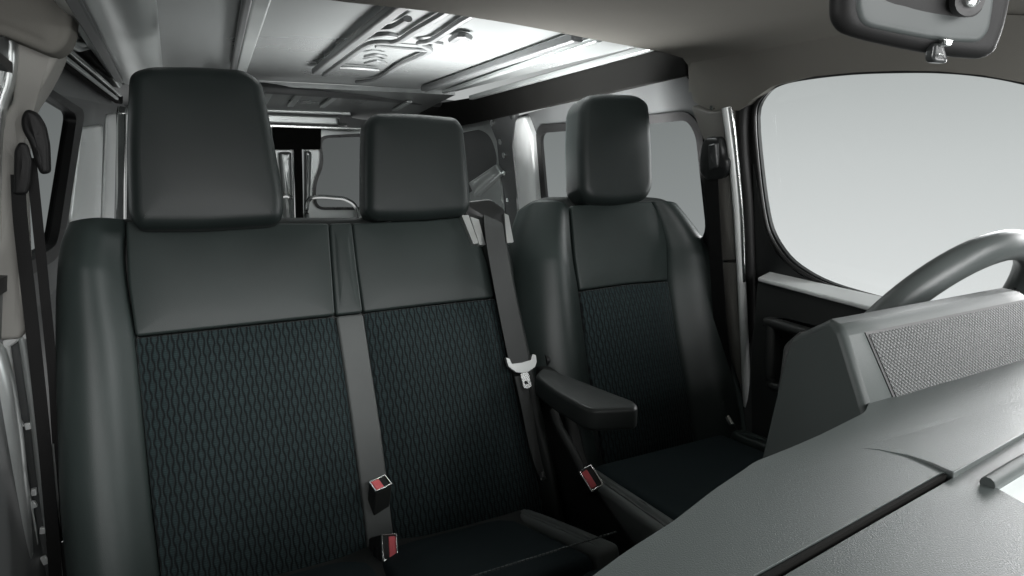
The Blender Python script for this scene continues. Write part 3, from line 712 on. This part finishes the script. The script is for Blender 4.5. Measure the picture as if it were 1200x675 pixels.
b2 = thing('seat_belt', 'black double belt strap hanging from a guide on the passenger side pillar', 'seat belt', PY(1.4)(40, 400))
W2 = PY(1.385)
gd = put('belt_guide', pillow(rnd(W2.many([(24, 150), (24, 136), (30, 127), (42, 131), (52, 146), (57, 170), (58, 203), (47, 205), (40, 190), (34, 168)]), .010), (0, -1, 0), r=.007, dome=.003, depth=.025, ringn=4), 'clip', b2)
put('guide_loop', pillow(rnd(PY(1.378).many([(16, 176), (22, 166), (31, 168), (37, 188), (35, 214), (31, 228), (15, 228)]), .006), (0, -1, 0), r=.005, dome=.001, depth=.014, ringn=3), 'clip', gd)
strap('webbing', [PY(1.39)(*q) for q in ((21, 205), (24, 260), (34, 350), (45, 450), (56, 560), (67, 700))], .021, (0, -1, 0), 'webbing_black', b2)
strap('webbing', [PY(1.405)(*q) for q in ((36, 185), (43, 250), (53, 350), (62, 440), (66, 500), (74, 610), (82, 700))], .016, (0, -1, 0), 'webbing_black', b2)
put('belt_trim', tube([PY(1.40)(*q) for q in ((62, 520), (67, 580), (72, 634), (80, 635))], .002, 8), 'alloy', b2)

b3 = thing('seat_belt', 'black belt hanging from an adjustable guide on the pillar beside the driver door', 'seat belt', RW(838, 300))
G = RW.up(.075)
gd = put('belt_guide', pillow(rnd(G.many([(821, 168), (826, 161), (840, 161), (845, 172), (846, 182), (851, 188), (851, 200), (844, 210), (828, 213), (819, 204), (818, 188)]), .01), RN, r=.010, dome=.008, depth=.045, ringn=3), 'black', b3)
put('guide_bolt', pillow(rnd(G.up(.012).many([(829, 170), (838, 168), (840, 196), (830, 200)]), .006), RN, r=.005, dome=.004, depth=.02, ringn=2), 'frame', gd)
strap('webbing', [RW.up(.068)(*q) for q in ((833, 200), (835, 240), (840, 320), (846, 400), (856, 480))], .05, RN, 'webbing_black', b3)

# ================================================================== DASHBOARD
dash = thing('dashboard', 'grey grained dashboard top with a dark seam, seen from the windscreen', 'dashboard', (.5, .1, 0))
D0 = PZ(.970); D1 = PZ(.974); D2 = PZ(.968)
def deck(name, pts, n, mat, r, depth, dome=.0, label=None, parent=dash, cr=.012):
    return put(name, pillow(resample(rnd(pts, cr, 4), .02), n, r=r, dome=dome, depth=depth, ringn=5), mat, parent, label=label)
rear_edge = [V((-.36, .10, .97)), V((-.15, .17, .97)), V((.05, .225, .97))] + D0.many([(690, 678), (735, 645), (790, 610), (836, 574), (872, 550), (884, 541), (900, 535), (930, 523), (962, 509), (992, 494), (1014, 483)])
arc_ = D0.many([(985, 525), (1030, 528), (1065, 535), (1104, 551.5)])
padA = rear_edge + [V((.575, .37, .97)), V((.62, .42, .97)), V((1.33, .45, .97)), V((1.33, .24, .97))] + D0.many([(1320, 444), (1200, 506), (1116, 552.5), (1104, 553), (1000, 611), (880, 676), (700, 778)]) + [V((-.36, -.02, .97))]
put('dash_pad', slab(rnd(padA, .01, 4), (0, 0, 1), .035), 'dash', dash, bevel=.0015, label='long grained dashboard pad running under the grille hood')
BT = Pl((0, .045, 1), (0, .309, .9697))
padB = BT.many([(985, 521), (1040, 505), (1110, 483), (1200, 455), (1320, 425)]) + [BT(1320, 446)] + BT.many([(1200, 507), (1118, 553.5), (1108, 549.5), (1092, 542.5), (1065, 533.5), (1030, 527), (985, 524)])
put('dash_pad', slab(padB, BT.n, .02), 'dash', dash, label='raised pad lip with a curved edge beside the dark seam', bevel=.001)
# windscreen side deck with the storage tray opening
padC = D2.many([(1122, 557), (1200, 512), (1320, 450)]) + [V((1.33, .23, .968)), V((1.33, -.05, .968)), V((-.36, -.05, .968)), V((-.36, -.035, .968))] + D2.many([(700, 806), (908, 681), (1012, 620)])
trayh = D2.many([(1158, 566), (1172, 560), (1250, 514), (1330, 470), (1400, 520), (1300, 640), (1200, 590)])
deckc = put('windscreen_deck', slab(rnd(padC, .004), (0, 0, 1), .03, [rnd(trayh, .006)]), 'dash', dash, bevel=.004)
a_, b_ = D0(700-90, 778+51), D0(1105, 553.5)
off = V((-(b_-a_).y, (b_-a_).x, 0)).normalized()*-.0008
put('seam_shade', beam(a_+off*2+V((0, 0, -.013)), b_+off*2+V((0, 0, -.013)), .0025, .025), 'matte', dash, smooth=False)  # black strip over the pad's wall stands in for the gap's shade
put('seam_channel', slab([V((-.36, -.06, .945)), V((.25, .18, .945)), V((.5, .2, .945)), V((.75, .3, .945)), V((1.3, .38, .945)), V((1.3, .2, .945)), V((.7, .18, .945)), V((.3, .1, .945)), V((-.36, -.12, .945))], (0, 0, 1), .02), 'rubber', dash)
put('tray_lip', tube(curve(PZ(.970).many([(1157, 567), (1175, 556), (1200, 541), (1250, 513), (1330, 470)]), 4), .005, 10), 'hood', dash)
put('tray_liner', slab(PZ(.958).many([(1140, 570), (1172, 552), (1330, 464), (1420, 520), (1300, 660), (1190, 604)]), (0, 0, 1), .01), 'pale', dash)
# fascia under the pads
fas = [(-.36, .09), (-.15, .16), (.05, .215), (.18, .25), (.27, .28), (.36, .30), (.48, .315), (.56, .345), (.62, .40), (1.32, .43)]
bm = loft([[V((x, y, z)) for x, y in fas] + [V((1.32, -.12, z)), V((-.36, -.12, z))] for z in (.12, .90, .944)])
put('fascia', bm, 'dash_dark', dash)
# hood with the perforated grille
prof = [(.356, .962), (.402, 1.034), (.425, 1.036), (.505, .992), (.515, .97), (.53, .80), (.36, .80)]
x0, x1 = .575, .93
bm = bmesh.new()
secs = []
for x, s in ((x0, 1.0), (x0+.05, 1.0), (x1-.05, 1.0), (x1, .985)):
    sec = []
    for y, z in prof:
        # the passenger end leans: the base stands further out than the crest
        dx = 0
        if x == x0: dx = {.356: -.023, .402: -.011, .425: -.004, .505: .050, .515: .050, .53: .035, .36: -.02}[y]
        elif x == x0+.05: dx = {.505: .02, .515: .02}.get(y, 0)
        sec.append(V((x+dx, y + (.012*(x-x0)/.35), z)))
    secs.append(sec)
hood = put('grille_hood', loft(secs, bm), 'hood', dash, bevel=.009)
# grille face lies on the sloped front of the hood
def hf(x, t, up=.0):
    y = lerp(.356, .402, t) + .012*(x-x0)/.35; z = lerp(.962, 1.034, t); return V((x, y-.845*up, z+.53*up))
gn = V((0, -.843, .538))
put('grille_panel', slab([hf(.600, .05, .0015), hf(.905, .05, .0015), hf(.905, .86, .0015), hf(.600, .86, .0015)], gn, .004), 'grille', hood)
put('grille_rim', slab([hf(.596, .02, .0008), hf(.909, .02, .0008), hf(.909, .895, .0008), hf(.596, .895, .0008)], gn, .002), 'rubber', hood)
put('hood_back', loft([[V((x0+.01+a, y, z)) for y, z in ((.50, .80), (.53, .80), (.522, .975), (.50, 1.0))] for a in (.042, .33)]), 'dash_dark', hood, bevel=.006)

# ================================================================== STEERING WHEEL
wc = V((1.06, .60, .91)); wt = rad(30)
wu = V((0, -math.sin(wt), math.cos(wt))); wn = V((0, math.cos(wt), math.sin(wt))); wx = V((1, 0, 0))
wheel = thing('steering_wheel', 'grey leather steering wheel behind the grille hood by the driver window', 'steering wheel', wc)
put('rim', tube([wc + wx*.19*math.sin(a) + wu*.19*math.cos(a) for a in [2*math.pi*i/72 for i in range(72)]], .0225, 18, closed=True, upv=wn), 'wheel', wheel)
hubc = wc - wn*.045
put('hub', pillow(rnd([hubc + wx*a + wu*b for a, b in ((-.07, .05), (.07, .05), (.08, -.02), (.05, -.075), (-.05, -.075), (-.08, -.02))], .03), -wn, r=.02, dome=.01, depth=.05), 'black', wheel)
for an in (62, -62, 150, -150):
    a = rad(an); d = wx*math.sin(a)+wu*math.cos(a)
    put('spoke', tube([hubc+d*.05, hubc+d*.10+wn*.01, wc+d*.178], [.028, .022, .018], 12, flat=.5, upv=wn), 'black', wheel)
put('column', tube([hubc-wn*.02, hubc-wn*.20], .04, 16), 'black', wheel)

# ================================================================== REAR VIEW MIRROR
mir = thing('rear_view_mirror', 'dark interior mirror seen from behind, hanging under the headliner at top corner', 'mirror', PY(.35)(1080, 20))
MP = Pl(V((-.42, -.9, -.08)), PY(.34)(1080, 30)); MN = MP.n
out = [(986, -45), (984, 0), (984, 20), (994, 36), (1020, 45), (1070, 56), (1120, 65), (1160, 68), (1173, 62), (1184, 35), (1192, 0), (1196, -40), (1180, -75), (1010, -85)]
hs = put('housing', pillow(resample(rnd(MP.many(out), .012), .008), MN, r=.012, dome=.004, depth=.026), 'clip', mir)
put('back_plate', pillow(resample(rnd(MP.up(.003).many([(1006, -40), (1004, 10), (1010, 26), (1022, 32), (1070, 42), (1110, 49), (1150, 50), (1162, 36), (1168, 0), (1170, -40), (1160, -60), (1014, -62)]), .010), .008), MN, r=.005, dome=.0, depth=.012), 'mirror_back', hs)
c = MP.up(.012)(1134, 0)
put('ball_socket', tube([c - MN*.004, c + MN*.003, c + MN*.003], [.012, .012, .0085], 18, upv=(0, 0, 1)), 'rubber', hs)
put('ball', tube([c+MN*.001, c+MN*.006, c+MN*.009], [.007, .006, .002], 14), 'chrome', hs)
put('stalk', tube([c+MN*.006, c+MN*.02+V((-.0, 0, .05)), c + V((0, -.02, .18))], .006, 10), 'black', mir)
tb = MP.up(.004)
tab = put('dip_tab', pillow(rnd(tb.many([(1096, 50), (1107, 50), (1112, 68), (1111, 74), (1096, 73), (1093, 68)]), .003), MN, r=.003, dome=.002, depth=.012), 'frame', mir)
put('tab_pin', pillow(rnd(tb.up(.006).many([(1107, 44), (1119, 46), (1116, 54), (1108, 54)]), .002), MN, r=.0015, dome=.002, depth=.008), 'chrome', tab)
put('tab_mark', tube(curve([tb.up(.0025)(*q) for q in ((1099, 67), (1100, 63), (1105, 64))], 4), .0006, 6), 'chrome', tab)

# ================================================================== LIGHT
w = bpy.data.worlds.new('World'); sc.world = w; w.use_nodes = True; nt = w.node_tree
bg = nt.nodes['Background']
tc = N(nt, 'ShaderNodeTexCoord'); sp = N(nt, 'ShaderNodeSeparateXYZ'); L(nt, tc.outputs['Generated'], sp.inputs[0])
cr = N(nt, 'ShaderNodeValToRGB'); mr = N(nt, 'ShaderNodeMapRange'); L(nt, sp.outputs[2], mr.inputs[0]); mr.inputs[1].default_value = -.4; mr.inputs[2].default_value = .6
L(nt, mr.outputs[0], cr.inputs[0])
e = cr.color_ramp.elements
e[0].position = 0; e[0].color = (.86, .87, .865, 1); e[1].position = 1; e[1].color = (.22, .23, .23, 1)
for p, c in ((.20, (.78, .795, .79, 1)), (.40, (.60, .62, .615, 1)), (.52, (.46, .48, .475, 1))):
    k = e.new(p); k.color = c
# the studio backdrop is darker on the passenger side
mx = N(nt, 'ShaderNodeMix', data_type='RGBA', blend_type='MULTIPLY'); mx.inputs[0].default_value = 1
m2 = N(nt, 'ShaderNodeMapRange'); L(nt, sp.outputs[0], m2.inputs[0]); m2.inputs[1].default_value = -.3; m2.inputs[2].default_value = .75; m2.inputs[3].default_value = .62; m2.inputs[4].default_value = 1.
L(nt, cr.outputs[0], mx.inputs[6]); L(nt, m2.outputs[0], mx.inputs[7])
# the unlit half of the studio lies behind the windscreen
m3 = N(nt, 'ShaderNodeMapRange', interpolation_type='SMOOTHSTEP'); L(nt, sp.outputs[1], m3.inputs[0]); m3.inputs[1].default_value = -.45; m3.inputs[2].default_value = .2; m3.inputs[3].default_value = .22; m3.inputs[4].default_value = 1.
mz = N(nt, 'ShaderNodeMix', data_type='RGBA', blend_type='MULTIPLY'); mz.inputs[0].default_value = 1
L(nt, mx.outputs[2], mz.inputs[6]); L(nt, m3.outputs[0], mz.inputs[7]); L(nt, mz.outputs[2], bg.inputs[0]); bg.inputs[1].default_value = 1.0
def area(name, loc, target, sx, sy, power, col=(1, 1, 1), spread=180):
    ld = bpy.data.lights.new(name, 'AREA'); ld.shape = 'RECTANGLE'; ld.size = sx; ld.size_y = sy; ld.energy = power; ld.color = col; ld.spread = rad(spread)
    o = bpy.data.objects.new(name, ld); COL.objects.link(o); o.location = loc
    o.rotation_euler = (V(target)-V(loc)).to_track_quat('-Z', 'Y').to_euler(); return o
area('windscreen_softbox', (.40, -1.5, 1.70), (.5, 1.4, 1.0), 2.2, .8, 62)
area('headliner_fill', (.55, -1.1, .55), (.6, .9, 1.47), 1.8, .8, 42)  # unseen lamp added low outside to brighten the headliner
area('corner_softbox', (1.5, -.7, 1.75), (.70, .08, .97), .6, .5, 2.4, spread=45)
area('driver_side_softbox', (3.4, 1.0, 1.5), (.6, 1.3, 1.1), 2.0, 1.0, 125)
area('passenger_side_softbox', (-2.6, 2.3, 1.5), (.2, 2.3, 1.1), 1.6, 1.0, 50)
area('roof_patch_fill', (.85, 1.95, .95), (.90, 1.9, 1.5), .4, .6, 32, spread=140)  # hidden lamp added behind the seats for the bright roof patch
area('cargo_fill', (.45, 2.9, .25), (.5, 2.7, 1.5), 1.2, 1.2, 3)  # second hidden lamp, added on the cargo floor to lift the roof

sc.view_settings.view_transform = 'Standard'; sc.view_settings.look = 'None'; sc.view_settings.exposure = 0; sc.view_settings.gamma = 1
